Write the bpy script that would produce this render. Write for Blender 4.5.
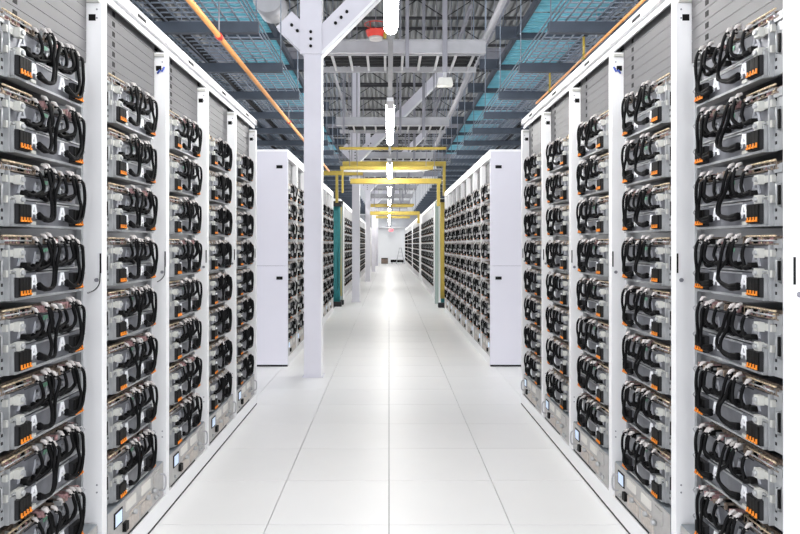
import bpy, math, random
from mathutils import Vector
random.seed(7)
for o in list(bpy.data.objects): bpy.data.objects.remove(o)
S = bpy.context.scene
C = S.collection

# ------------------------------------------------------------------ camera, world, exposure
H = 1.406                                   # eye height
cam = bpy.data.cameras.new('camera'); camo = bpy.data.objects.new('camera', cam); C.objects.link(camo)
cam.sensor_width = 36.0; cam.lens = 649/800*36; cam.shift_x = 11/800; cam.shift_y = -22.5/800
cam.clip_start = .05; cam.clip_end = 200
camo.location = (0, 0, H); camo.rotation_euler = (math.radians(90), 0, 0)
S.camera = camo
W = bpy.data.worlds.new('hall_fill'); S.world = W; W.use_nodes = True  # uniform fill light added in place of the unseen rest of the hall
W.node_tree.nodes['Background'].inputs[0].default_value = (.93, .95, 1, 1)
W.node_tree.nodes['Background'].inputs[1].default_value = 3.0
S.view_settings.view_transform = 'Standard'; S.view_settings.look = 'None'
S.view_settings.gamma = 1; S.view_settings.use_curve_mapping = False
S.view_settings.exposure = 0.12
LAMP = 60.0                                 # emission strength of the aisle tubes

# ------------------------------------------------------------------ materials
def mat(name, col, rough=.5, metal=0, var=.06, scale=12, bump=0, emit=None, estr=0, spec=.5, rnd=0):
    m = bpy.data.materials.new(name); m.use_nodes = True
    nt = m.node_tree; b = nt.nodes['Principled BSDF']
    b.inputs['Roughness'].default_value = rough; b.inputs['Metallic'].default_value = metal
    b.inputs['Specular IOR Level'].default_value = spec
    tc = nt.nodes.new('ShaderNodeTexCoord'); n = nt.nodes.new('ShaderNodeTexNoise')
    n.inputs['Scale'].default_value = scale; n.inputs['Detail'].default_value = 3
    nt.links.new(tc.outputs['Object'], n.inputs['Vector'])
    r = nt.nodes.new('ShaderNodeValToRGB')
    r.color_ramp.elements[0].position = .35; r.color_ramp.elements[1].position = .65
    r.color_ramp.elements[0].color = tuple(c*(1-var) for c in col)+(1,)
    r.color_ramp.elements[1].color = tuple(min(1, c*(1+var)) for c in col)+(1,)
    nt.links.new(n.outputs['Fac'], r.inputs[0]); out = r.outputs[0]
    if rnd:
        oi = nt.nodes.new('ShaderNodeObjectInfo'); mr = nt.nodes.new('ShaderNodeMapRange')
        mr.inputs['To Min'].default_value = 1-rnd; mr.inputs['To Max'].default_value = 1
        nt.links.new(oi.outputs['Random'], mr.inputs['Value'])
        mx = nt.nodes.new('ShaderNodeMix'); mx.data_type = 'RGBA'; mx.blend_type = 'MULTIPLY'
        mx.inputs[0].default_value = 1
        nt.links.new(out, mx.inputs[6]); nt.links.new(mr.outputs[0], mx.inputs[7]); out = mx.outputs[2]
    nt.links.new(out, b.inputs['Base Color'])
    if bump:
        bp = nt.nodes.new('ShaderNodeBump'); bp.inputs['Strength'].default_value = bump; bp.inputs['Distance'].default_value = .002
        nt.links.new(n.outputs['Fac'], bp.inputs['Height']); nt.links.new(bp.outputs[0], b.inputs['Normal'])
    if emit:
        b.inputs['Emission Color'].default_value = emit+(1,); b.inputs['Emission Strength'].default_value = estr
    return m
M = dict(
 white=mat('white_powder_coat', (.84, .84, .85), .38, var=.012, scale=3),
 panelw=mat('lavender_white_panel', (.66, .65, .71), .45, var=.012, scale=2),
 column=mat('pale_grey_paint', (.66, .65, .71), .5, var=.02, scale=4),
 tray=mat('dark_zinc', (.16, .165, .185), .42, .35, var=.15, scale=18, bump=.1),
 zinc=mat('light_zinc', (.40, .41, .42), .38, .4, var=.1, scale=25),
 blank=mat('grey_blank_steel', (.108, .107, .111), .5, .1, var=.03, scale=5),
 clip=mat('cream_plastic', (.52, .52, .49), .45, var=.05),
 black=mat('black_rubber', (.003, .003, .0035), .5, var=.2, spec=.13),
 blackp=mat('black_plastic', (.005, .0048, .0048), .55, var=.2, spec=.16),
 dark=mat('dark_void', (.012, .012, .014), .8, var=.2),
 orange=mat('orange_tab', (.9, .27, .02), .45, var=.05),
 board=mat('brown_circuit_board', (.20, .155, .12), .5, var=.55, scale=90),
 gold=mat('gold_contacts', (.62, .50, .34), .4, .3, var=.4, scale=120),
 pink=mat('dull_rose_contact', (.42, .25, .25), .5, var=.4, scale=100),
 plug=mat('white_plug', (.50, .47, .46), .4, var=.04),
 tab=mat('silver_tab', (.45, .46, .50), .4, .2, var=.05),
 wtab=mat('white_tab', (.86, .87, .9), .4, var=.04),
 green=mat('green_board', (.12, .3, .2), .5, var=.3, scale=80),
 psu=mat('warm_grey_panel', (.42, .41, .40), .45, .15, var=.06, scale=20),
 psuside=mat('blue_grey_steel', (.27, .30, .33), .45, .2, var=.04),
 cream=mat('cream_label', (.66, .64, .60), .5, var=.03),
 beige=mat('beige_switchgear', (.48, .43, .39), .5, var=.12, scale=60),
 screen=mat('pale_blue_screen', (.6, .72, .9), .3, var=.05, emit=(.62, .76, 1), estr=.22),
 blue=mat('blue_clip', (.07, .12, .5), .5, var=.05),
 tile=mat('white_floor_tile', (.835, .835, .835), .38, var=.015, scale=1.5, rnd=.03, spec=.45),
 seam=mat('dark_floor_seam', (.10, .10, .105), .8, var=.1),
 lamp=mat('lamp_tube', (1, 1, 1), .4, var=0, emit=(1, .985, .95), estr=LAMP),
 steel=mat('grey_steel', (.26, .26, .29), .5, .2, var=.08, scale=6),
 steelp=mat('pale_steel', (.42, .42, .44), .45, .2, var=.06, scale=6),
 strut=mat('slate_channel', (.055, .07, .095), .5, .2, var=.1, scale=6),
 wire=mat('galvanised_wire', (.24, .28, .34), .4, .4, var=.1, scale=30),
 joist=mat('dark_joist', (.03, .03, .033), .6, var=.2, scale=6),
 deck=mat('roof_deck', (.36, .36, .355), .6, .1, var=.10, scale=.7),
 teal=mat('teal_plastic', (.19, .56, .68), .35, var=.10, scale=4),
 opipe=mat('orange_conduit', (.80, .36, .12), .45, var=.06, scale=8),
 red=mat('red_paint', (.75, .06, .04), .4, var=.06),
 yellow=mat('yellow_raceway', (.42, .31, .05), .5, var=.08, scale=10),
 tealc=mat('teal_cable', (.012, .16, .17), .5, var=.12, scale=20),
 greeng=mat('pale_green_glass', (.34, .41, .38), .25, var=.04, scale=3),
 wall=mat('white_wall_paint', (.76, .77, .78), .7, var=.02, scale=1.2),
 soffit=mat('grey_duct', (.25, .26, .28), .6, var=.1, scale=1.5),
 exit=mat('red_sign', (.8, .1, .12), .4, var=0, emit=(1, .12, .16), estr=1.2),
)
def floor_mat():
    m = bpy.data.materials.new('tiled_floor'); m.use_nodes = True; nt = m.node_tree; b = nt.nodes['Principled BSDF']
    b.inputs['Roughness'].default_value = .38; b.inputs['Specular IOR Level'].default_value = .45
    tc = nt.nodes.new('ShaderNodeTexCoord'); br = nt.nodes.new('ShaderNodeTexBrick')
    br.offset = 0; br.squash = 1
    br.inputs['Scale'].default_value = 1; br.inputs['Brick Width'].default_value = .61; br.inputs['Row Height'].default_value = .61
    br.inputs['Mortar Size'].default_value = .002
    br.inputs['Color1'].default_value = (.835, .835, .835, 1); br.inputs['Color2'].default_value = (.82, .82, .82, 1)
    br.inputs['Mortar'].default_value = (.12, .12, .12, 1)
    nt.links.new(tc.outputs['Object'], br.inputs['Vector']); nt.links.new(br.outputs['Color'], b.inputs['Base Color'])
    return m
M['farfloor'] = floor_mat()

# ------------------------------------------------------------------ mesh builder
class MB:
    def __init__(s): s.v = []; s.f = []; s.m = []; s.mats = []; s.sm = []; s.k = 0; s.smooth = False
    def use(s, name):
        if name not in s.mats: s.mats.append(name)
        s.k = s.mats.index(name); return s
    def face(s, idx): s.f.append(idx); s.m.append(s.k); s.sm.append(s.smooth)
    def box(s, a, b, top=None):
        x0, y0, z0 = a; x1, y1, z1 = b
        if x0 > x1: x0, x1 = x1, x0
        if y0 > y1: y0, y1 = y1, y0
        if z0 > z1: z0, z1 = z1, z0
        n = len(s.v)
        s.v += [(x0,y0,z0),(x1,y0,z0),(x1,y1,z0),(x0,y1,z0),(x0,y0,z1),(x1,y0,z1),(x1,y1,z1),(x0,y1,z1)]
        for q in ((0,3,2,1),(4,5,6,7),(0,1,5,4),(1,2,6,5),(2,3,7,6),(3,0,4,7)): s.face(tuple(n+i for i in q))
        return s
    def tube(s, pts, r, n=6, closed=False):
        sm0 = s.smooth; s.smooth = n > 4
        P = [Vector(p) for p in pts]; R = r if isinstance(r, (list, tuple)) else [r]*len(P)
        base = len(s.v); up = None; L = len(P)
        for i, p in enumerate(P):
            a = P[(i-1) % L] if (i > 0 or closed) else p; b = P[(i+1) % L] if (i < L-1 or closed) else p
            t = (b-a)
            if t.length < 1e-9: t = Vector((0, 0, 1))
            t.normalize()
            if up is None: up = Vector((0, 0, 1)) if abs(t.z) < .9 else Vector((0, 1, 0))
            u = (up - t*up.dot(t))
            if u.length < 1e-6: u = t.orthogonal()
            u.normalize(); up = u; w = t.cross(u)
            for j in range(n):
                an = 2*math.pi*(j+.5)/n
                s.v.append(tuple(p + (u*math.cos(an)+w*math.sin(an))*R[i]))
        for i in range(L if closed else L-1):
            i2 = (i+1) % L
            for j in range(n):
                j2 = (j+1) % n
                s.face((base+i*n+j, base+i*n+j2, base+i2*n+j2, base+i2*n+j))
        if not closed:
            s.smooth = False
            s.face(tuple(base+j for j in reversed(range(n)))); s.face(tuple(base+(L-1)*n+j for j in range(n)))
        s.smooth = sm0; return s
    def prism(s, poly, axis, a, b):
        # poly: 2-D outline (counter-clockwise) in the two other axes, extruded along axis from a to b
        def P(p, t): return {0: (t, p[0], p[1]), 1: (p[0], t, p[1]), 2: (p[0], p[1], t)}[axis]
        n = len(s.v); k = len(poly)
        s.v += [P(p, a) for p in poly] + [P(p, b) for p in poly]
        fl = axis == 1
        def F(ix): s.face(tuple(reversed(ix)) if fl else tuple(ix))
        F([n+i for i in reversed(range(k))]); F([n+k+i for i in range(k)])
        for i in range(k): F([n+i, n+(i+1) % k, n+k+(i+1) % k, n+k+i])
        return s
    def add(s, other, off=(0, 0, 0)):
        n = len(s.v); s.v += [(a+off[0], b+off[1], c+off[2]) for a, b, c in other.v]
        for f, m, sm in zip(other.f, other.m, other.sm):
            s.use(other.mats[m]); s.f.append(tuple(n+i for i in f)); s.m.append(s.k); s.sm.append(sm)
        return s
    def side(s, sd):
        # (outwards, along, up) -> world for the left (-1) or the right (+1) row
        o = MB(); o.mats = list(s.mats); o.m = list(s.m); o.sm = list(s.sm)
        o.v = [(-sd*a, b, c) for a, b, c in s.v]
        o.f = [tuple(reversed(f)) for f in s.f] if sd > 0 else list(s.f)
        return o
    def mesh(s, name):
        me = bpy.data.meshes.new(name); me.from_pydata(s.v, [], s.f)
        for m in s.mats: me.materials.append(M[m])
        me.polygons.foreach_set('material_index', s.m); me.polygons.foreach_set('use_smooth', s.sm)
        me.update(); return me
def obj(name, me, parent=None, loc=(0, 0, 0)):
    if isinstance(me, MB): me = me.mesh(name)
    o = bpy.data.objects.new(name, me); C.objects.link(o); o.location = loc
    if parent is not None: o.parent = parent
    return o
def tag(o, label=None, cat=None, group=None, kind=None):
    if label: o['label'] = label
    if cat: o['category'] = cat
    if group: o['group'] = group
    if kind: o['kind'] = kind
    return o
def thing(name, label, cat, loc=(0, 0, 0), group=None):
    o = bpy.data.objects.new(name, None); C.objects.link(o); o.location = loc; o.empty_display_size = .05
    return tag(o, label, cat, group)
ORD = ('|first|second|third|fourth|fifth|sixth|seventh|eighth|ninth|tenth|eleventh|twelfth|thirteenth|fourteenth|fifteenth|'
       'sixteenth|seventeenth|eighteenth|nineteenth|twentieth').split('|')
for _t in ('twenty', 'thirty'): ORD += [_t+'-'+w for w in ORD[1:10]] + (['thirtieth'] if _t == 'twenty' else [])
SIDE = {-1: 'left', 1: 'right'}
def smooth(pts, k=4):
    P = [Vector(p) for p in pts]; P = [P[0]*2-P[1]] + P + [P[-1]*2-P[-2]]; out = []
    for i in range(1, len(P)-2):
        a, b, c, d = P[i-1:i+3]
        for j in range(k):
            t = j/k
            out.append(.5*((2*b)+(c-a)*t+(2*a-5*b+4*c-d)*t*t+(3*b-a-3*c+d)*t**3))
    out.append(P[-2]); return [tuple(p) for p in out]

# ------------------------------------------------------------------ the setting
TL = .61; ROW0 = 3.259
fl = MB().use('seam'); fl.box((-14, -4, -.05), (14, 14.849, -.008))
FLOOR = tag(obj('floor', fl), 'white raised floor of square tiles down the aisle', 'floor', kind='structure')
tm = MB().use('tile'); g = .002; tm.box((g, g, -.008), (TL-g, TL-g, 0)); tmesh = tm.mesh('floor_tile')
for k in range(-4, 19):
    cross = 4 <= k <= 6
    for c in (range(-5, 5) if cross else range(-2, 2)):
        obj('floor_tile', tmesh, FLOOR, (c*TL, ROW0+k*TL, 0))
far = MB().use('farfloor'); far.box((-12.2, 0, -.05), (12.2, 40, 0))
obj('far_floor', far, FLOOR, (0, ROW0+19*TL, 0))

YW = 49.5
wb = MB().use('wall'); wb.box((-14, YW, 0), (14, YW+.2, 6.9))
tag(obj('wall_far', wb), 'white end wall far down the aisle', 'wall', kind='structure')
# corrugated roof deck, flutes running down the aisle
ZR = 6.7
rd = MB().use('deck'); pts = []; x = -14.0; p = .16
while x < 14:
    pts += [(x, 0), (x+p*.42, 0), (x+p*.54, .06), (x+p*.88, .06)]; x += p
top = [(a, b+.02) for a, b in pts]
nv = len(pts)
for yy in (-4, YW+.2):
    rd.v += [(a, yy, ZR+b) for a, b in pts] + [(a, yy, ZR+.12) for a, b in (pts[0], pts[-1])]
o2 = nv+2
for i in range(nv-1): rd.face((i, i+1, o2+i+1, o2+i))
rd.face((nv, o2+nv, o2+nv+1, nv+1)); rd.face((0, o2, o2+nv, nv)); rd.face((nv-1, nv+1, o2+nv+1, o2+nv-1))
tag(obj('ceiling', rd), 'grey corrugated metal roof deck above the aisle', 'roof', kind='structure')
# open-web joists across the roof
jm = MB().use('joist'); jm.box((-12, -.035, .40), (12, .035, .46)); jm.box((-12, -.03, 0), (12, .03, .05))
n = 40
for i in range(n):
    x0 = -12+24*i/n; x1 = x0+24/n
    a, b = (.03, .42) if i % 2 == 0 else (.42, .03)
    jm.tube([(x0, 0, a), (x1, 0, b)], .014, 4)
jmesh = jm.mesh('roof_joist'); y = 6.3; j = 0
while y < 46:
    tag(obj('trim_%d' % (j+1), jmesh, None, (0, y, ZR-.47)), 'dark open-web joist under the roof deck', 'joist', 'open-web roof joists', 'structure'); y += 1.9; j += 1

# ------------------------------------------------------------------ rack frames
XF = 1.165; XS = 1.20; PITCH = .76; ROWY = 1.919; TOP = 2.5
# local frame of a rack: x = outwards from the server plane (w), y along the aisle, z up
WF = XS-XF                                   # how far the frame stands proud of the server plane
def rack_parts(sd):
    d = {}
    b = MB().use('white')
    b.box((-.05, .714, .1), (WF, .76, 2.41)); d['post'] = b                       # front strip
    b = MB().use('white'); b.box((-1.0, .738, .0), (-.05, .76, 2.45)); d['side_panel'] = b
    b = MB().use('white'); b.box((-.01, .0, 2.455), (WF, .76, TOP)); b.box((WF-.030, 0, 2.425), (WF-.020, .76, 2.455)); b.use('dark').box((-.06, .01, 2.450), (-.026, .71, 2.468)); d['header'] = b  # dark box behind the lip paints the shaded gap above the blanks
    b = MB().use('white'); b.box((-.08, 0, .011), (WF, .76, .10)); b.use('dark').box((-.08, 0, 0), (WF+.0008, .76, .011)); d['base_rail'] = b  # dark strip at the foot stands in for the shadow line on the floor
    b = MB().use('white'); b.box((-1.0, 0, TOP-.03), (-.08, .76, TOP-.002)); d['top_panel'] = b; b.box((-.08, 0, 2.47), (-.01, .76, TOP))
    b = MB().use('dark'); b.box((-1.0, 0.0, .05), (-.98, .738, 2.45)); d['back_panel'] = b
    b = MB().use('blackp'); b.box((-.018, .7125, 2.314), (.010, .7145, 2.340)); d['cable_stop'] = b
    b = MB().use('blackp'); b.box((WF-.008, .7115, 1.29), (WF-.002, .7145, 1.37)); d['latch_slot'] = b
    b = MB().use('steel'); b.tube([(WF-.02, .7145, 1.262), (WF-.02, .708, 1.262)], .0085, 8); d['lock'] = b
    b = MB().use('steel')
    for z in (2.325, 2.36, .40, .43):
        b.tube([(WF-.02, .715, z), (WF-.02, .7125, z)], .004, 6)
    d['screw_heads'] = b
    b = MB().use('dark'); b.box((WF-.001, .33, 2.464), (WF+.0015, .43, 2.480)); d['header_slot'] = b
    b = MB().use('steelp'); b.tube([(WF+.001, y_, z_) for y_, z_ in ((.70, 2.458), (.735, 2.458), (.735, 2.488), (.70, 2.488))], .0025, 4, True); d['header_clip'] = b
    b = MB().use('clip'); b.box((-.03, .70, 2.386), (.028, .714, 2.398)); d['shelf_peg'] = b
    b = MB().use('blank')
    b.box((-.035, .02, 0), (-.022, .70, .0425)); d['blanking_panel'] = b
    hl = .20 if sd < 0 else .575
    b = MB().use('blackp'); b.box((-.023, hl-.012, .011), (-.0205, hl+.012, .032)); d['slot'] = b
    b = MB().use('zinc'); b.box((-.06, 0, .1), (-.04, .018, 2.40)); b.box((-.06, .696, .1), (-.04, .714, 2.40)); d['mounting_rail'] = b
    return {k: v.side(sd).mesh(k) for k, v in d.items()}
RP = {s: rack_parts(s) for s in (-1, 1)}
def simple_rack(sd, closed=False):
    b = MB().use('white')
    b.box((-.05, .714, .1), (WF, .76, 2.41)); b.box((-1.0, .738, 0), (-.05, .76, 2.45))
    b.box((-.08, 0, 2.405), (WF, .76, TOP)); b.box((-.08, 0, 0), (WF, .76, .1)); b.box((-1, 0, TOP-.03), (-.08, .76, TOP-.002))
    if closed: b.box((-.05, .01, .1), (WF-.012, .714, 2.405)); b.box((-1, 0, 0), (-.05, .02, 2.45))
    else:
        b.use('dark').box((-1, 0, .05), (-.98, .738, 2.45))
    return b.side(sd)
def near_rack(sd, k):
    y0 = ROWY+(k-1)*PITCH; P = RP[sd]
    near = {0: 'cut off by the picture edge', 1: 'nearest the camera', 2: 'second from the camera', 3: 'third from the camera', 4: 'fourth from the camera', 5: 'last before the cross aisle'}[k]
    r = thing('server_rack', 'tall white open rack in the %s row, %s' % (SIDE[sd], near), 'rack', (sd*XS, y0, 0), 'racks of the near rows')
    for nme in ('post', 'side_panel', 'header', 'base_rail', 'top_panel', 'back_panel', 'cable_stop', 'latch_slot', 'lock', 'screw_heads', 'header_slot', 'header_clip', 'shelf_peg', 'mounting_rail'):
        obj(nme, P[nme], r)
    for q in range(7):
        pz = 2.138+q*.0445
        if pz+.0425 > 2.48: break
        bp = obj('blanking_panel', P['blanking_panel'], r, (0, 0, pz)); obj('slot', P['slot'], bp)
    if k == 1 and sd < 0:      # its near upright
        b = MB().use('white'); b.box((-.05, -.046, .1), (WF, 0, 2.41)); obj('post', b.side(sd), r)
        b = MB().use('white'); b.box((-.08, -.046, 0), (WF, 0, .1)); b.box((-.08, -.046, 2.405), (WF, 0, TOP)); obj('end_cap', b.side(sd), r)
        b = MB().use('white'); b.box((-1, -.02, 0), (-.05, 0, 2.45)); obj('side_panel', b.side(sd), r)
    if sd < 0 and k <= 2:      # thin black tether from the latch to the server
        b = MB().use('blackp'); b.tube(smooth([(WF-.004, .708, 1.30), (WF-.006, .706, 1.25), (WF-.02, .70, 1.225), (.01, .66, 1.215), (.03, .60, 1.218)], 4), .0022, 5); obj('tether_wire', b.side(sd), r)
    if (sd, k) in ((-1, 2), (1, 2)):
        b = MB().use('blue'); b.tube([(WF-.045, .712, 2.30), (WF-.03, .705, 2.315), (WF-.02, .71, 2.31), (WF-.006, .705, 2.332)], .005, 5); obj('blue_tie', b.side(sd), r)
    return r

# ------------------------------------------------------------------ server units
UW = .635; UH = .215
def a_tab(b, u, v, w, h=.046, wd=.042, t=.004):
    # an A-shaped metal lug: two legs, a crossbar and a cap
    for q in (-1, 1):
        x0, x1 = q*wd/2, q*wd*.10
        poly = [(u+x0-.006, v), (u+x0+.006, v), (u+x1+.006, v+h), (u+x1-.006, v+h)]
        b.prism(poly, 0, w, w+t)
    b.box((w, u-wd*.32, v+h*.28), (w+t, u+wd*.32, v+h*.44)); b.box((w, u-.010, v+h-.009), (w+t, u+.010, v+h))
CAB = []   # cable routes: (plug u, plug w, list of further points (u, v, w))
def cable_routes(rn, sd, spread=1.0):
    R = []
    def j(a): return rn.uniform(-a, a)
    if sd > 0:      # right row: short cables drop straight, long ones swing away and come back
        for (us, ls, mid, lend) in (((.182, .222, .272), (.240, .262), .080, .198), ((.385, .425, .470), (.455, .482), .024, .402)):
            for i, uu in enumerate(us):
                uu += j(.006); wv = .024+.012*(i % 2)+j(.004); low = .106+j(.008); e = uu-.014+j(.006)
                R.append((uu, wv, .184+.014*(i % 2)+j(.005), [(uu+.003, .165, wv+.010), (uu+.006+j(.006), .138, wv+.012), (uu+.002+j(.004), low+.014, wv+.010), (e+.006, low, .034), (e-.012, low+.006, .022)], e))
            for i, uu in enumerate(ls):
                uu += j(.006); wv = .036+.008*i+j(.004); sw = j(.014)+mid
                R.append((uu, wv, .186+.012*i+j(.005), [(uu+.006, .166, wv+.012), (uu+.3*sw, .125, wv+.014), (uu+.9*sw, .082+j(.006), .050), (uu+.85*sw, .046+j(.006), .050), (lend+.060, .028+.008*i, .044), (lend+.010, .032+.010*i, .036)], lend))
        return R
    for (u0, ends, lend) in ((.225, (.140, .190, .250), .198), (.405, (.320, .370, .425), .402)):
        for i, e in enumerate(ends):
            uu = u0+i*.036+j(.005); wv = .022+.012*(i % 2)+j(.004); low = .104+j(.008)
            R.append((uu, wv, .186+.012*(i % 2)+j(.005), [(uu+.004, .165+j(.006), wv+.010), (uu+.013+j(.006), .136, wv+.012), (uu+.008+j(.005), low+.012, wv+.006), (e+.034, low-.002, .026), (e+.004, low+.008+j(.004), .020)], e))
        for i in range(2):
            uu = u0+(.056 if u0 < .3 else .070)+i*.028+j(.005); wv = .034+.008*i+j(.004); sw = j(.012)*spread-(.030 if u0 < .3 else 0)
            R.append((uu, wv, .186+.014*(1-i)+j(.005), [(uu+.006, .165, wv+.012), (uu+.018+sw, .120, wv+.012), (uu+.026+sw, .078+j(.006), .048), (uu+.006+sw*.5, .038+j(.006)-.006*i, .046), (lend+.050, .026+j(.003), .042), (lend+.006, .034+.010*i, .036)], lend))
    return R
def build_unit(sd, seed):
    rn = random.Random(seed); d = []
    def A(name, b, kids=()): d.append((name, b.side(sd).mesh(name), [(kn, kb.side(sd).mesh(kn), off) for kn, kb, off in kids]))
    b = MB().use('tray'); b.box((-.55, .035, .004), (-.03, UW-.085, .19)); A('chassis', b)
    # near bracket with its black grip
    b = MB().use('zinc'); b.box((-.012, 0, 0), (-.002, .062, UH-.02)); b.box((-.002, .056, .0), (.014, .062, UH-.04)); b.box((-.002, 0, .165), (.004, .05, .19))
    b.use('dark')
    for z in (.02, .045, .155): b.box((-.003, .040, z), (-.0012, .050, z+.010))
    h = MB().use('blackp'); h.prism([(.018, .066), (.036, .066), (.036, .126), (.018, .126)], 0, -.002, .003); h.use('zinc').tube([(.0, .014, .06), (.014, .014, .064), (.014, .014, .128), (0, .014, .132)], .003, 5)
    A('bracket', b, [('grip', h, (0, 0, 0))])
    # circuit board strip along the top
    b = MB().use('board'); b.box((-.05, .02, .176), (.006, .24, .180)); b.box((-.03, .02, .180), (-.02, UW-.09, .204))
    for i in range(26):
        u = .03+i*.0085+rn.uniform(-.002, .002); hh = rn.uniform(.006, .026)
        b.use(rn.choice(['gold', 'board', 'board', 'pink', 'zinc', 'blackp'])); b.box((-.012, u, .180), (rn.uniform(-.002, .010), u+.0062, .180+hh))
    for i in range(24):
        u = .255+i*.0125; b.use(rn.choice(['pink', 'board', 'zinc', 'blackp', 'board'])); b.box((-.018, u, .178), (rn.uniform(0, .03), u+.009, .182+rn.uniform(.004, .02)))
    b.use('gold').tube([(.008, .03, .204), (.008, .21, .204)], .0035, 5); b.use('zinc').tube([(.012, .03, .189), (.012, .2, .189)], .003, 5)
    A('circuit_board', b)
    # the two trays, the lower one prouder, with bright folded lips
    b = MB().use('tray'); b.box((-.03, .075, .096), (.004, .555, .172)); b.use('zinc'); b.box((-.02, .07, .088), (.020, .56, .0935)); b.box((-.01, .066, .096), (.008, .076, .172))
    b.use('dark').box((.003, .17, .166), (.0048, .54, .170)); b.use('green').box((.003, .30, .150), (.006, .33, .164))
    A('upper_tray', b)
    b = MB().use('tray'); b.box((-.03, .075, .008), (.020, .555, .084)); b.use('zinc'); b.box((-.02, .07, .0), (.026, .56, .008)); b.box((.0, .066, .008), (.024, .077, .084))
    b.box((.018, .21, .078), (.0235, .46, .0835)); b.use('clip').box((.020, .165, .008), (.030, .198, .019))
    A('lower_tray', b)
    # clips with square knobs
    for z in (.150, .086):
        b = MB().use('clip'); b.box((-.002, .045, z-.012), (.012, .112, z+.010)); b.box((.012, .088, z-.016), (.032, .116, z+.014))
        b.use('zinc').tube([(.030, .102, z), (.040, .102, z)], .0085, 8); A('latch_knob', b)
    # black connectors with four orange tabs each
    for u in (.072, .465):
        b = MB().use('blackp')
        for i in range(4): b.box((.018, u+i*.0185, .012), (.042, u+i*.0185+.0165, .070))
        b.use('dark').box((.018, u-.002, .010), (.036, u+.074, .072))
        kids = []
        for i in range(4):
            t = MB().use('orange'); t.box((.041, u+i*.0185+.003, .015), (.0465, u+i*.0185+.0125, .0205)); t.box((.041, u+i*.0185+.003, .0205), (.0455, u+i*.0185+.0075, .030))
            kids.append(('orange_tab', t, (0, 0, 0)))
        A('connector_block', b, kids)
    for u in (.198, .405):
        b = MB().use('wtab'); a_tab(b, u, .030, .020); A('lower_lug', b)
    for u in (.150, .250, .330, .432):
        b = MB().use('tab'); a_tab(b, u, .108, .005, .044, .046); b.use('blackp').box((.006, u-.010, .102), (.028, u+.016, .118)); A('upper_lug', b)
    for z in (.165, .066):
        b = MB().use('steelp'); b.tube([(.0, .556, z-.010), (.022, .580, z-.012), (.026, .590, z), (.022, .580, z+.012), (.0, .556, z+.010)], .0028, 5); A('wire_ring', b)
    for (u, w, v, pts, e) in cable_routes(rn, sd):
        P = [(w-.004, u-.004, v), (w+.004, u, v-.006)] + [(c, a, bb) for a, bb, c in pts]
        S_ = smooth(P, 4); r = [.0064]*len(S_)
        for q in range(1, 5): r[-q] = .0092
        c = MB().use('black'); c.tube(S_, r, 6); A('cable', c)
        pl = MB().use('plug'); pl.tube([(w-.016, u-.006, v+.014), (w-.004, u-.003, v+.010), (w+.002, u, v-.004), (w+.003, u+.001, v-.010)], [.0055, .0066, .0068, .0066], 7); A('plug', pl)
    return d
def mid_unit(sd, seed):
    rn = random.Random(seed); d = []
    def A(name, b): d.append((name, b.side(sd).mesh(name), []))
    b = MB().use('tray'); b.box((-.55, .035, .004), (-.03, UW-.085, .19)); b.use('board').box((-.05, .02, .176), (.004, UW-.09, .205))
    for i in range(16):
        b.use(rn.choice(['gold', 'pink', 'board', 'zinc'])); u = .03+i*.033; b.box((-.0, u, .18), (.014, u+.014, .18+rn.uniform(.006, .024)))
    A('chassis', b)
    b = MB().use('zinc'); b.box((-.012, 0, 0), (-.002, .062, UH-.02)); b.box((-.002, .056, 0), (.014, .062, UH-.04)); b.use('blackp').box((-.002, .018, .066), (.003, .036, .126)); A('bracket', b)
    b = MB().use('tray'); b.box((-.03, .075, .096), (.004, .555, .172)); b.use('zinc').box((-.02, .07, .088), (.02, .56, .0935))
    b.use('tab')
    for u in (.150, .250, .330, .432): b.box((.004, u-.02, .108), (.012, u+.02, .150))
    A('upper_tray', b)
    b = MB().use('tray'); b.box((-.03, .075, .008), (.02, .555, .084)); b.use('zinc').box((-.02, .07, 0), (.026, .56, .008))
    b.use('wtab')
    for u in (.198, .405): b.prism([(u-.026, .03), (u+.026, .03), (u+.01, .078), (u-.01, .078)], 0, .02, .025)
    A('lower_tray', b)
    for z in (.150, .086):
        b = MB().use('clip'); b.box((-.002, .045, z-.012), (.012, .112, z+.010)); b.box((.012, .088, z-.016), (.034, .116, z+.014)); A('latch_knob', b)
    for u in (.072, .465):
        b = MB().use('blackp'); b.box((.018, u, .010), (.042, u+.072, .072)); b.use('orange')
        for i in range(4): b.box((.041, u+i*.0185+.004, .015), (.0465, u+i*.0185+.011, .028))
        A('connector_block', b)
    for (u, w, v, pts, e) in cable_routes(rn, sd):
        P = [(w-.012, u-.004, v+.012), (w+.004, u, v-.006)] + [(c, a, bb) for a, bb, c in pts]
        c = MB().use('plug'); c.tube([P[0], P[1]], .0085, 5); c.use('black'); c.tube(smooth(P[1:], 3), .0072, 5); A('cable', c)
    return d
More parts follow.
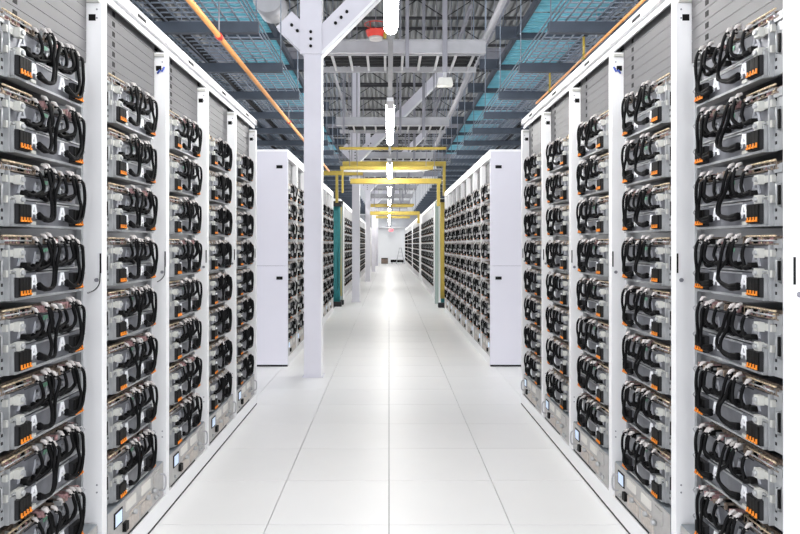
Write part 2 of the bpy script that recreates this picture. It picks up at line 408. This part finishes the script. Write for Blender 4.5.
def far_unit(sd, seed, lo=False):
    rn = random.Random(seed); b = MB().use('tray')
    b.box((-.5, .035, .004), (-.02, UW-.085, .18)); b.box((-.03, .075, .096), (.004, .555, .172)); b.box((-.03, .075, .008), (.02, .555, .084))
    b.use('zinc'); b.box((-.012, 0, 0), (-.002, .062, UH-.02)); b.box((-.02, .07, .086), (.022, .56, .094)); b.box((-.02, .07, 0), (.026, .56, .008))
    b.use('board').box((-.05, .02, .176), (.006, UW-.09, .205))
    b.use('clip')
    for z in (.150, .086): b.box((0, .05, z-.016), (.03, .116, z+.014))
    b.use('wtab')
    for u in (.198, .405): b.prism([(u-.026, .03), (u+.026, .03), (u+.01, .078), (u-.01, .078)], 0, .02, .025)
    for u in (.072, .465):
        b.use('blackp').box((.018, u, .010), (.042, u+.072, .072)); b.use('orange').box((.041, u+.006, .014), (.0465, u+.066, .023))
    for q, (u, w, v, pts, e) in enumerate(cable_routes(rn, sd)):
        if (lo and q % 2) or q in (1, 6): continue
        P = [(w, u, v)] + [(c, a, bb) for a, bb, c in pts]
        b.use('black').tube(P if lo else smooth(P, 2), .0066 if not lo else .011, 4)
        if not lo: b.use('plug').box((w-.01, u-.007, v-.004), (w+.007, u+.007, v+.012))
    return b.side(sd)
FULL = {(s, i): build_unit(s, 100+i) for s in (-1, 1) for i in range(3)}
MID = {(s, i): mid_unit(s, 200+i) for s in (-1, 1) for i in range(2)}
FAR = {(s, i): far_unit(s, 300+i).mesh('server_unit') for s in (-1, 1) for i in range(3)}
UP = .2335; UB = 1.930
ROWN = ['topmost', 'second from top', 'third from top', 'fourth from top', 'fourth from bottom', 'third from bottom', 'second from bottom', 'lowest']
def place_unit(sd, k, q):
    y = ROWY+(k-1)*PITCH+.055; z = UB-q*UP
    rk = {1: 'nearest', 2: 'second', 3: 'third', 4: 'fourth', 5: 'fifth'}[k]
    t = thing('server_unit', 'grey server unit with black cable loops, %s in the %s %s rack' % (ROWN[q], rk, SIDE[sd]), 'server', (sd*XS, y, z), 'servers in the near racks')
    t.scale = (1, .9, 1)
    parts = FULL[(sd, (q*2+k) % 3)] if k <= 3 else MID[(sd, (q+k) % 2)]
    for nme, me, kids in parts:
        o = obj(nme, me, t)
        for kn, km, off in kids: obj(kn, km, o, off)

# ------------------------------------------------------------------ power boxes at the rack feet
def power_parts(sd):
    d = []
    def A(name, b, kids=()): d.append((name, b.side(sd).mesh(name), [(kn, kb.side(sd).mesh(kn)) for kn, kb in kids]))
    f = .028                                     # front plane
    fx = (lambda u: u) if sd < 0 else (lambda u: .67-u)      # the panel reads left to right on both sides
    b = MB().use('psuside'); b.box((-.5, 0, 0), (f-.004, .67, .178)); A('body', b)
    b = MB().use('psu'); b.box((f-.004, .004, .004), (f, .666, .174)); b.use('beige')
    for u0, u1, v0, v1 in ((.19, .33, .02, .075), (.36, .50, .02, .075), (.22, .48, .085, .095)):
        b.box((f, fx(u0), v0), (f+.004, fx(u1), v1))
    b.use('dark').box((f, fx(.02), .001), (f+.003, fx(.45), .008)); A('front_panel', b)
    b = MB().use('blackp'); b.box((f, fx(.06), .088), (f+.004, fx(.145), .155))
    s_ = MB().use('screen'); s_.box((f+.004, fx(.069), .095), (f+.0055, fx(.136), .148)); A('display', b, [('screen', s_)])
    for u in (.24, .42):
        b = MB().use('cream'); b.box((f, fx(u-.055), .115), (f+.005, fx(u+.055), .158)); A('label_plate', b)
    b = MB().use('blackp'); b.box((f, fx(.15), .04), (f+.016, fx(.185), .078)); A('switch', b)
    for u in (.27, .43, .52):
        b = MB().use('zinc'); b.tube([(f, fx(u), .082), (f+.020, fx(u), .082)], [.014, .011], 8); A('knob', b)
    for u in (.09, .55, .59):
        b = MB().use('zinc'); b.tube([(f, fx(u), .035), (f+.010, fx(u), .035)], .010, 8); A('knob', b)
    b = MB().use('psu'); b.box((f, fx(.52), .10), (f+.008, fx(.6), .16)); A('breaker', b)
    b = MB().use('steelp'); b.tube(smooth([(f-.004, .610, .05), (f+.024, .616, .052), (f+.030, .618, .09), (f+.024, .616, .128), (f-.004, .610, .130)], 3), .005, 6); A('handle', b)
    return d
PW = {s: power_parts(s) for s in (-1, 1)}
def place_power(sd, k):
    rk = {1: 'nearest', 2: 'second', 3: 'third', 4: 'fourth', 5: 'fifth'}[k]
    t = thing('power_unit', 'grey power box with pale blue screen at the foot of %s %s rack' % (rk, SIDE[sd]), 'power unit', (sd*XS, ROWY+(k-1)*PITCH+.024, .102), 'power boxes under the near racks')
    for nme, me, kids in PW[sd]:
        o = obj(nme, me, t)
        for kn, km in kids: obj(kn, km, o)
near_rack(1, 0)
for sd in (-1, 1):
    for k in range(1, 6):
        near_rack(sd, k); place_power(sd, k)
        for q in range(8): place_unit(sd, k, q)

# ------------------------------------------------------------------ rows beyond the cross aisle
B2 = 7.5
SR = {s: simple_rack(s).mesh('server_rack') for s in (-1, 1)}; SC = {s: simple_rack(s, True).mesh('closed_cabinet') for s in (-1, 1)}
def m2(sd, name, b): return b.side(sd).mesh(name)
for sd in (-1, 1):
    bl = MB().use('blank')
    for q in range(7): bl.box((-.035, .02, 2.146+q*.0445), (-.022, .70, 2.146+q*.0445+.041))
    blm = m2(sd, 'blanking_stack', bl)
    frame = simple_rack(sd).mesh('frame')
    pb = MB().use('psu'); pb.box((-.5, .024, .102), (.028, .694, .28)); pb.use('cream')
    for u in (.2, .42): pb.box((.028, u, .21), (.033, u+.11, .255))
    pb.use('screen').box((.028, .08, .2), (.031, .16, .255)); pb.use('blackp').box((.028, .17, .14), (.043, .21, .18)); pb.use('beige').box((.028, .3, .13), (.035, .6, .18))
    pbm = m2(sd, 'power_unit', pb)
    for k in range(8):
        y0 = B2+k*PITCH
        r = thing('server_rack', 'white rack in the %s middle row, %s after the end panel' % (SIDE[sd], ORD[k+1]), 'rack', (sd*XS, y0, 0), 'racks of the middle rows')
        obj('frame', frame, r); tag(obj('blanking_stack', blm, r), kind='stuff')
        tag(obj('power_unit', pbm, None, (sd*XS, y0, 0)), 'small grey power box at foot of the %s rack in the %s middle row' % (ORD[k+1], SIDE[sd]), 'power unit', 'power boxes of the middle rows')
        for q in range(8):
            tag(obj('server_unit', FAR[(sd, (q+k*2) % 3)], None, (sd*XS, y0+.055, UB-q*UP)),
                'distant cabled server unit, %s in %s rack of the %s middle row' % (ROWN[q], ORD[k+1], SIDE[sd]), 'server', 'servers in the middle rows')
    # white end panel facing the camera
    e = thing('end_panel', 'white two-piece end panel closing the %s middle row' % SIDE[sd], 'panel', (sd*XS, B2, 0), 'row end panels')
    b = MB().use('panelw'); b.box((-1.0, -.03, 1.162), (WF, -.002, 2.475)); obj('upper_panel', b.side(sd), e)
    b = MB().use('panelw'); b.box((-1.0, -.03, .022), (WF, -.002, 1.158)); obj('lower_panel', b.side(sd), e)
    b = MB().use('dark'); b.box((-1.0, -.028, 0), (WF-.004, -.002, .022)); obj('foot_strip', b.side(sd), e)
    b = MB().use('white'); b.box((-1.0, -.034, 2.475), (WF, -.002, 2.5)); obj('top_trim', b.side(sd), e)
    for z in (2.30, 1.02):
        b = MB().use('blackp'); b.box((WF-.13, -.040, z-.018), (WF-.06, -.03, z+.018)); obj('latch', b.side(sd), e)
# third rows and beyond
lo = {s: far_unit(s, 400, True) for s in (-1, 1)}; lom = {s: lo[s].mesh('server_unit') for s in (-1, 1)}
rest = MB()
B3 = [(15.45, 2, 'c'), (17.2, 8, 'r'), (23.5, 2, 'c'), (25.2, 8, 'r'), (31.5, 2, 'c'), (33.2, 8, 'r'), (39.5, 1, 'c'), (40.4, 8, 'r')]
for sd in (-1, 1):
    nr = nc = 0
    for bi, (y0, n, kind) in enumerate(B3):
        for k in range(n):
            yy = y0+k*PITCH
            closed = kind == 'c' or (sd < 0 and yy > 31)
            if closed:
                nc += 1
                tag(obj('closed_cabinet', SC[sd], None, (sd*XS, yy, 0)), 'closed white cabinet far down the %s row, %s one from the camera' % (SIDE[sd], ORD[nc]), 'cabinet', 'closed cabinets in the far rows')
            else:
                nr += 1
                tag(obj('server_rack', SR[sd], None, (sd*XS, yy, 0)), 'small white rack far down the %s side, %s beyond the cable drop' % (SIDE[sd], ORD[nr]), 'rack', 'racks of the far rows')
                for q in range(8):
                    if bi == 1 and k < 5:
                        tag(obj('server_unit', lom[sd], None, (sd*XS, yy+.04, UB-q*UP)), 'tiny server unit, %s in %s far rack on the %s side' % (ROWN[q], ORD[k+1], SIDE[sd]), 'server', 'servers in the far rows')
                    else: rest.add(lo[sd], (sd*XS, yy+.04, UB-q*UP))
tag(obj('server_units', rest), 'black and grey server units packed in the farthest racks', 'servers', kind='stuff')

# ------------------------------------------------------------------ steel columns with braces
def column(i, y):
    ws = ['nearest the camera beside the left end panel', 'second from the camera in the left aisle side', 'third from the camera down the left side', 'fourth, slim with distance, down the left side', 'farthest one near the end wall']
    t = thing('steel_column', 'pale grey steel column, ' + ws[i], 'column', (-.805, y, 0), 'columns standing along the left')
    b = MB().use('column'); b.box((-.095, -.085, .012), (.085, .085, 6.1)); b.use('white').box((.085, -.080, .012), (.093, .08, 6.1)); obj('shaft', b, t)
    b = MB().use('column'); b.box((-.11, -.10, 0), (.11, .10, .012)); obj('base_plate', b, t)
    b = MB().use('column'); b.box((-.135, -.10, 3.42), (.095, -.085, 4.6)); gp = obj('gusset_plate', b, t)
    for z in (3.50, 3.575, 3.65):
        q = MB().use('blackp'); q.tube([(-.02, -.10, z), (-.02, -.115, z)], .016, 8); obj('bolt', q, gp)
    for s in (-1, 1):
        L = 3.2 if s > 0 else .44; wd = .235
        x0, z0 = s*.08, 3.40
        b = MB().use('column')
        d = Vector((s, 0, 1)).normalized(); nrm = Vector((-s*1.0, 0, 1)).normalized()
        A0 = Vector((x0, 0, z0)); A1 = A0+d*L; B0 = A0+nrm*wd; B1 = A1+nrm*wd
        poly = [(v.x, v.z) for v in (A0, A1, B1, B0)]
        if s < 0: poly.reverse()
        b.prism(poly, 1, -.075, -.05)
        lip = [(v.x, v.z) for v in (A0, A1, A1+nrm*.03, A0+nrm*.03)]
        if s < 0: lip.reverse()
        b.use('white' if s > 0 else 'column').prism(lip, 1, -.080, .06)
        br = obj('brace', b, t)
        for k in range(3 if s > 0 else 2):
            c = A0+d*(.36+k*.085)+nrm*(.135)
            if s < 0: c = A0+d*(.25+k*.085)+nrm*.13
            q = MB().use('blackp'); q.tube([(c.x, -.075, c.z), (c.x, -.092, c.z)], .017, 8); obj('bolt', q, br)
    b = MB().use('steel'); b.box((-11, -.08, 6.12), (12, .08, 6.14)); b.box((-11, -.01, 5.9), (12, .01, 6.12)); b.box((-11, -.08, 5.88), (12, .08, 5.9))
    b.box((-11, -.08, 6.14), (12, .08, 6.2)); obj('roof_beam', b, t)
for i, y in enumerate((6.95, 15.9, 24.8, 33.7, 42.6)): column(i, y)
# round duct end near the left brace
b = MB().use('steelp'); b.tube([(0, -.02, 0), (0, .35, 0)], .16, 20); b.use('steel').tube([(0, .35, 0), (0, .5, 0)], .10, 12)
t = thing('round_duct', 'pale grey round duct end beside the left column brace', 'duct', (-1.29, 6.9, 4.03)); obj('drum', b, t)
b = MB().use('steel'); b.tube([(0, .2, .15), (0, .2, 2.6)], .012, 6); obj('hanger_rod', b, t)

# ------------------------------------------------------------------ aisle lamps
ZL = 2.875
def lamp(i):
    y0 = 2.0+4.88*i
    t = thing('strip_light', ('glowing white strip light over the aisle, %s from the camera' % ORD[i+1]) if i >= 0 else 'added unseen strip light brightening the aisle from behind the camera', 'light', (.013, y0, ZL), 'strip lights over the aisle')
    b = MB().use('lamp'); b.tube([(0, .04, .0), (0, 2.40, .0)], .046, 12); obj('tube', b, t)
    b = MB().use('white'); b.box((-.035, 0, .046), (.035, 2.44, .09)); obj('housing', b, t)
    for yy in (0, 2.40):
        b = MB().use('plug'); b.box((-.038, yy, -.03), (.038, yy+.03, .05)); obj('end_cap', b, t)
    b = MB().use('steelp'); b.box((-.021, -.0, .09), (.021, 4.86 if i < 9 else 2.44, .125)); obj('mounting_rail', b, t)
    for yy in (.4, 2.1):
        b = MB().use('steelp'); b.tube([(0, yy, .12), (0, yy, ZR-ZL)], .005, 5); obj('hanger_rod', b, t)
for i in range(-1, 10): lamp(i)  # last lamp added to brighten far wall; rear one added unseen for light

# ------------------------------------------------------------------ overhead trays and pipes
ZS = 3.2
for sd in (-1, 1):
    xin = 1.08 if sd < 0 else 1.32; xo = 2.6
    t = thing('overhead_cable_tray', 'wire mesh cable tray on slate struts above the %s racks' % SIDE[sd], 'cable tray', (0, 0, ZS))
    sm_ = MB().use('strut'); sm_.box((min(sd*xin, sd*xo), -.03, -.045), (max(sd*xin, sd*xo), .03, .045)); sm_ = sm_.mesh('support_strut')
    rm = MB().use('wire'); rm.tube([(sd*(xin+.02), 0, .04), (sd*(xin+.02), 0, ZR-ZS)], .006, 5); rm.tube([(sd*(xo-.1), 0, .04), (sd*(xo-.1), 0, ZR-ZS)], .006, 5); rm = rm.mesh('hanger_rod')
    for k in range(-1, 27):
        st = obj('support_strut', sm_, t, (0, 5.38+1.22*k, 0)); obj('hanger_rod', rm, st)
    b = MB().use('wire'); y0, y1 = 3.2, 37.5
    nx = 15
    for i in range(nx):
        x = sd*(xin+.06+i*(xo-xin-.12)/(nx-1)); r_ = .0055
        b.box((x-r_, y0, .05), (x+r_, y1, .061))
    y = y0
    while y < 22:
        b.box((min(sd*(xin+.06), sd*(xo-.06)), y, .06), (max(sd*(xin+.06), sd*(xo-.06)), y+.009, .07)); y += .105
    for h_ in (.10, .15):
        for x in (sd*(xin+.06), sd*(xo-.06), sd*(xin+.55)): b.box((x-.005, y0, h_), (x+.005, y1, h_+.01))
    tag(obj('wire_mesh', b, t), kind='stuff')
    # bundles of cable lying in the tray
    for q, (xx, colr) in enumerate(((xin+.75, 'dark'), (xin+.95, 'strut'), (xin+1.12, 'dark'))):
        b = MB().use(colr); b.tube(smooth([(sd*(xx+.03*math.sin(k*1.7+q)), 3.4+k*2.1, .10+.01*math.cos(k)) for k in range(16)], 3), .05, 6); obj('cable_bundle', b, t)
    # teal fluted roof panels higher up, over the hot aisle
    xa, xb = (1.52, 2.32) if sd < 0 else (1.72, 2.60)
    pm = MB().use('teal'); n = 7; dy = .70
    prof = []
    for i in range(n): prof += [(dy*i/n, 0), (dy*(i+.45)/n, 0), (dy*(i+.5)/n, .018), (dy*(i+.95)/n, .018)]
    poly = prof + [(dy, .03), (0, .03)]
    pm.prism(poly, 0, min(sd*xa, sd*xb), max(sd*xa, sd*xb)); pm = pm.mesh('teal_panel')
    t2 = thing('teal_ceiling', 'row of fluted teal plastic panels hung above the %s cable tray' % SIDE[sd], 'ceiling panels', (0, 5.6, 4.2))
    fr = MB().use('strut')
    for x in (xa-.04, xb+.0): fr.box((min(sd*x, sd*(x+.04)), -.3, -.04), (max(sd*x, sd*(x+.04)), 14.6, .05))
    obj('side_rail', fr, t2)
    cb = MB().use('strut'); cb.box((min(sd*(xa-.3), sd*(xb+.1)), -.035, -.06), (max(sd*(xa-.3), sd*(xb+.1)), .035, .10)); cb.use('wire').tube([(sd*(xa-.2), 0, .09), (sd*(xa-.2), 0, ZR-4.2)], .006, 5); cb = cb.mesh('cross_bar')
    for k in range(19):
        obj('teal_panel', pm, t2, (0, k*.76+.03, 0))
        if k % 2 == 0: obj('cross_bar', cb, t2, (0, k*.76, 0))
def pipe(name, label, cat, pts, r, m, n=8, group=None, clamps=(), cm='red'):
    t = thing(name, label, cat, (0, 0, 0), group)
    b = MB().use(m); b.tube(pts, r, n); obj('tube', b, t)
    for c in clamps:
        b = MB().use(cm); b.tube([(c[0], c[1]-.03, c[2]), (c[0], c[1]+.03, c[2])], r*1.3, n); b.use('yellow' if cm == 'yellow' else 'steel').tube([(c[0], c[1], c[2]+r), (c[0], c[1], ZR-.01 if c[2] > 3.2 else ZS-.05)], .011 if cm == 'yellow' else .006, 5); obj('pipe_clamp', b, t)
    return t
pipe('orange_conduit', 'long orange conduit running above the left rack fronts', 'conduit', [(-1.22, 2.6, 2.9), (-1.22, 13.2, 2.9)], .0195, 'opipe', 10, clamps=[(-1.22, yy, 2.9) for yy in (4.66, 7.9, 11.5)])
pipe('grey_conduit', 'thick pale grey pipe running above the right tray toward the far wall', 'pipe', [(1.27, 6.5, 4.12), (1.27, 40, 4.12)], .040, 'steelp', 8, clamps=[(1.27, yy, 4.12) for yy in (10, 18, 26)], cm='steel')
pipe('grey_conduit', 'thin grey pipe high up right of the strip lights', 'pipe', [(1.13, 9, 4.7), (1.13, 44, 4.7)], .028, 'steel', 8, clamps=[(1.13, yy, 4.7) for yy in (12, 22)], cm='steel')
pipe('grey_conduit', 'thin grey pipe high up above the right teal panels', 'pipe', [(1.95, 9, 5.4), (1.95, 44, 5.4)], .03, 'steel', 8, clamps=[(1.95, yy, 5.4) for yy in (12, 22)], cm='steel')
pipe('grey_conduit', 'slim pale pipe left of the strip lights near the column', 'pipe', [(-1.03, 8.5, 4.6), (-1.03, 44, 4.6)], .03, 'steelp', 8, clamps=[(-1.03, yy, 4.6) for yy in (12, 22)], cm='steel')
pipe('orange_conduit', 'thin orange conduit above the right rack tops', 'conduit', [(1.635, 3.6, 2.975), (1.635, 7.2, 2.975)], .011, 'opipe', 8, clamps=[(1.635, yy, 2.975) for yy in (5.45, 6.6)], cm='yellow')

# ladders and channels crossing the aisle
for i in range(8):
    y0 = 8.05+4.88*i; z = 3.78
    t = thing('cable_ladder', 'grey cable ladder crossing above the aisle, %s from the camera' % ORD[i+1], 'cable ladder', (0, y0, z), 'ladders crossing the aisle')
    x0, x1 = -1.05, 1.20
    b = MB().use('steelp'); b.box((x0, 0, .005), (x1, .03, .155)); b.box((x0, -.025, .15), (x1, .03, .162)); b.box((x0, -.025, -.004), (x1, .03, .008)); obj('channel', b, t)
    for yy in (.10, .90):
        b = MB().use('steelp'); b.box((x0, yy, .0), (x1, yy+.022, .075)); obj('side_rail', b, t)
    rg = MB().use('steelp'); rg.box((-.016, .03, .015), (.016, .90, .04)); rg = rg.mesh('rung')
    x = x0+.1
    while x < x1: obj('rung', rg, t, (x, 0, 0)); x += .225
    for x, r_ in ((.225, .022), (.69, .030), (-.9, .02)):
        b = MB().use('steel'); b.box((x-r_, -.05, -.25 if x == .69 else -.2), (x+r_, -.026, ZR-z)); obj('hanger_strut', b, t)
    b = MB().use('dark'); 
    for q in range(4): b.tube(smooth([(x0+.2+k*.4, .3+q*.14+.02*math.sin(k+q), .06) for k in range(6)], 2), .028, 6)
    tag(obj('cable_bundle', b, t), 'dark cables lying on the ladder')
# small grey box under a hanger and the red ring light
t = thing('access_point', 'small pale grey box hanging from a strut right of the lights', 'access point', (.69, 8.01, 3.36))
b = MB().use('clip'); b.prism([(-.095, 0), (.095, 0), (.08, .09), (-.08, .09)], 1, -.07, .07); obj('housing', b, t)
b = MB().use('steelp'); b.box((-.02, -.02, .09), (.02, .02, .17)); obj('bracket', b, t)
t = thing('red_beacon', 'red round beacon hanging left of the nearest strip light', 'beacon', (-.155, 7.6, 3.83))
b = MB().use('red'); b.tube([(0, 0, 0), (0, 0, .03), (0, 0, .06), (0, 0, .075)], [.085, .105, .115, .118], 20); obj('red_bowl', b, t)
b = MB().use('plug'); b.tube([(0, 0, -.03), (0, 0, 0)], [.07, .085], 20); obj('lens', b, t)
b = MB().use('red')
b.tube([(.13*math.cos(a*math.pi/8), .13*math.sin(a*math.pi/8), .15) for a in range(16)], .005, 5, True)
for a in range(3): b.tube([(.118*math.cos(a*2.1), .118*math.sin(a*2.1), .075), (.13*math.cos(a*2.1), .13*math.sin(a*2.1), .15)], .004, 5)
obj('wire_guard', b, t)
b = MB().use('steel'); b.tube([(0, 0, .07), (0, 0, ZR-3.83)], .006, 5); obj('hanger_rod', b, t)
b = MB().use('yellow'); b.box((.09, -.05, -.02), (.125, .0, .05)); obj('yellow_tag', b, t)

# yellow raceways crossing at the cable drops
def raceway(label, y, z, x0, x1, r, m='yellow', drops=()):
    t = thing('cable_raceway', label, 'raceway', (0, y, z), 'raceways crossing the aisle')
    b = MB().use(m); b.box((x0, -r, -r), (x1, r, r*.2)); b.box((x0, -r, r*.2), (x1, -r*.8, r)); b.box((x0, r*.8, r*.2), (x1, r, r)); obj('trough', b, t)
    for x, zb in drops:
        b = MB().use(m); b.box((x-r*.6, -r*.6, zb-z), (x+r*.6, r*.6, 0)); obj('drop', b, t)
    b = MB().use('steel')
    for x in (max(x0+.15, -.85), min(x1-.15, 1.0)): b.tube([(x, 0, r*.2), (x, 0, ZR-z-.01)], .007, 5)
    obj('hanger_rods', b, t)
raceway('thick yellow raceway crossing low over the aisle at the cable drop', 14.3, 2.80, -.85, 1.15, .055, drops=((1.09, 2.25),))
raceway('thin yellow raceway just above the thick one at the cable drop', 14.0, 3.055, -1.05, .95, .035, drops=((-1.0, 2.52),))
raceway('yellow raceway crossing above the white pipe', 14.6, 3.22, -1.04, 1.28, .05, drops=((1.24, 2.5),))
raceway('highest yellow raceway crossing between the ladders', 13.6, 3.42, -1.04, 1.2, .026)
raceway('yellow raceway crossing at the left teal cable drop', 14.95, 3.05, -1.5, -.6, .05, drops=((-1.2, 2.3),))
raceway('distant thick yellow raceway crossing low over the aisle', 24.2, 2.57, -.7, 1.14, .07, drops=((1.1, 2.2),))
raceway('distant thin yellow raceway above the thick one', 24.45, 2.86, -.7, .9, .045)
raceway('farthest yellow raceway over the aisle', 34.1, 2.84, -.7, 1.1, .06)
raceway('second farthest yellow raceway high over the aisle', 31.0, 3.3, -1.04, 1.2, .05)
pipe('white_pipe', 'white pipe crossing the aisle between the yellow raceways', 'pipe', smooth([(-1.02, 14.42, 3.05), (-.4, 14.42, 3.045), (.6, 14.42, 3.05), (1.05, 14.42, 3.12)], 3), .035, 'white')
# cable drops in the gap
t = thing('cable_drop', 'teal cable bundle falling beside the left middle row', 'cables', (-1.22, 14.75, .05))
for q in range(5):
    b = MB().use('tealc'); b.tube(smooth([(-.05+.035*q, .03*math.sin(q), 2.25), (-.06+.038*q, .02, 1.6), (-.055+.036*q, .03*math.cos(q*2), .8), (-.05+.034*q, .01, 0)], 3), .030, 6); obj('cable', b, t)
b = MB().use('dark'); b.box((-.12, -.08, 2.22), (.14, .12, 2.30)); b.box((-.12, -.08, -.05), (.14, .12, .06)); obj('bracket', b, t)
for sd in (-1, 1):
    t = thing('cable_drop', 'yellow and brown cable bundle hanging in the %s gap between rows' % SIDE[sd], 'cables', (sd*(1.22 if sd > 0 else 1.20), 14.5 if sd > 0 else 15.2, .2))
    for q, m in enumerate(('yellow', 'yellow', 'yellow', 'tray' if sd > 0 else 'opipe', 'yellow')):
        b = MB().use(m); b.tube(smooth([(.03*q-.05, .02*q, 2.2), (.03*q-.06+.01*math.sin(q*3), .02, 1.5), (.028*q-.05, .03*math.cos(q), .7), (.03*q-.05, .02, 0)], 3), .022, 6); obj('cable', b, t)
    b = MB().use('dark'); b.box((-.1, -.06, 2.15), (.12, .1, 2.22)); b.box((-.12, -.1, -.2), (.14, .12, -.1)); obj('bracket', b, t)
    b = MB().use('greeng'); b.box((sd*1.13-.04, 15.36, 0), (sd*1.13+.04, 15.42, 2.44)); 
    tag(obj('glass_edge_panel', b), 'narrow pale green panel at the start of the %s far row' % SIDE[sd], 'panel')
# second teal drop on the right, darker
t = thing('cable_drop', 'dark teal cables beside the yellow bundle on the right', 'cables', (1.27, 15.0, .05))
for q in range(4):
    b = MB().use('tealc'); b.tube([(.03*q-.05, 0, 2.35), (.03*q-.06, .02, 1.2), (.03*q-.05, 0, 0)], .024, 6); obj('cable', b, t)

# ------------------------------------------------------------------ far end of the aisle
b = MB().use('soffit'); b.box((-6, 48.6, 2.72), (6, 48.9, 3.6)); b.use('steelp').box((-6, 48.55, 2.66), (6, 48.9, 2.72))
t = thing('duct_bulkhead', 'grey duct bulkhead hanging above the far white wall', 'duct', (0, 0, 0)); obj('duct', b, t)
b = MB().use('steel')
for x in (-4, 4): b.tube([(x, 48.75, 3.6), (x, 48.75, ZR-.01)], .02, 5)
obj('hanger_rods', b, t)
t = thing('lit_sign', 'small red lit sign above the far end of the aisle', 'sign', (.15, 48.6, 2.40))
b = MB().use('exit'); b.box((-.15, -.04, 0), (.15, .0, .16)); obj('face', b, t)
b = MB().use('plug'); b.box((-.17, .0, -.02), (.17, .04, .18)); b.tube([(0, .02, .18), (0, .02, .26)], .01, 5); obj('housing', b, t)
t = thing('crate', 'dark brown crate on the floor by the far wall', 'crate', (-.32, 47.6, 0))
b = MB().use('board'); b.box((-.25, -.2, 0), (.25, .2, .03)); b.box((-.25, -.2, 0), (-.22, .2, .42)); b.box((.22, -.2, 0), (.25, .2, .42)); b.box((-.25, .17, 0), (.25, .2, .42)); b.box((-.25, -.2, 0), (.25, -.17, .34)); obj('box', b, t)
b = MB().use('dark'); b.box((-.2, -.16, .3), (.2, .16, .40)); obj('contents', b, t)
t = thing('flat_cart', 'low black flat cart by the far wall', 'cart', (.62, 47.9, 0))
b = MB().use('blackp'); b.box((-.5, -.3, .10), (.5, .3, .28)); obj('deck', b, t)
for x in (-.4, .4):
    for yy in (-.22, .22):
        b = MB().use('dark'); b.tube([(x-.02, yy, .06), (x+.02, yy, .06)], .06, 10); obj('wheel', b, t)
t = thing('step_ladder', 'grey A-frame step ladder standing by the far wall', 'ladder', (.82, 47.1, 0))
for q in (-1, 1):
    b = MB().use('steelp'); b.tube([(q*.30, -.15, 0), (q*.06, -.05, 1.15)], .025, 5); obj('leg', b, t)
    b = MB().use('steelp'); b.tube([(q*.30, .15, 0), (q*.06, .05, 1.15)], .025, 5); obj('leg', b, t)
b = MB().use('steelp'); b.box((-.1, -.08, 1.13), (.1, .08, 1.17)); obj('top_step', b, t)
for k in range(3):
    z = .28+k*.28; hw = .30-.24*z/1.15
    b = MB().use('steelp'); b.box((-hw, -.15+.087*z-.03, z), (hw, -.15+.087*z+.03, z+.025)); obj('step', b, t)
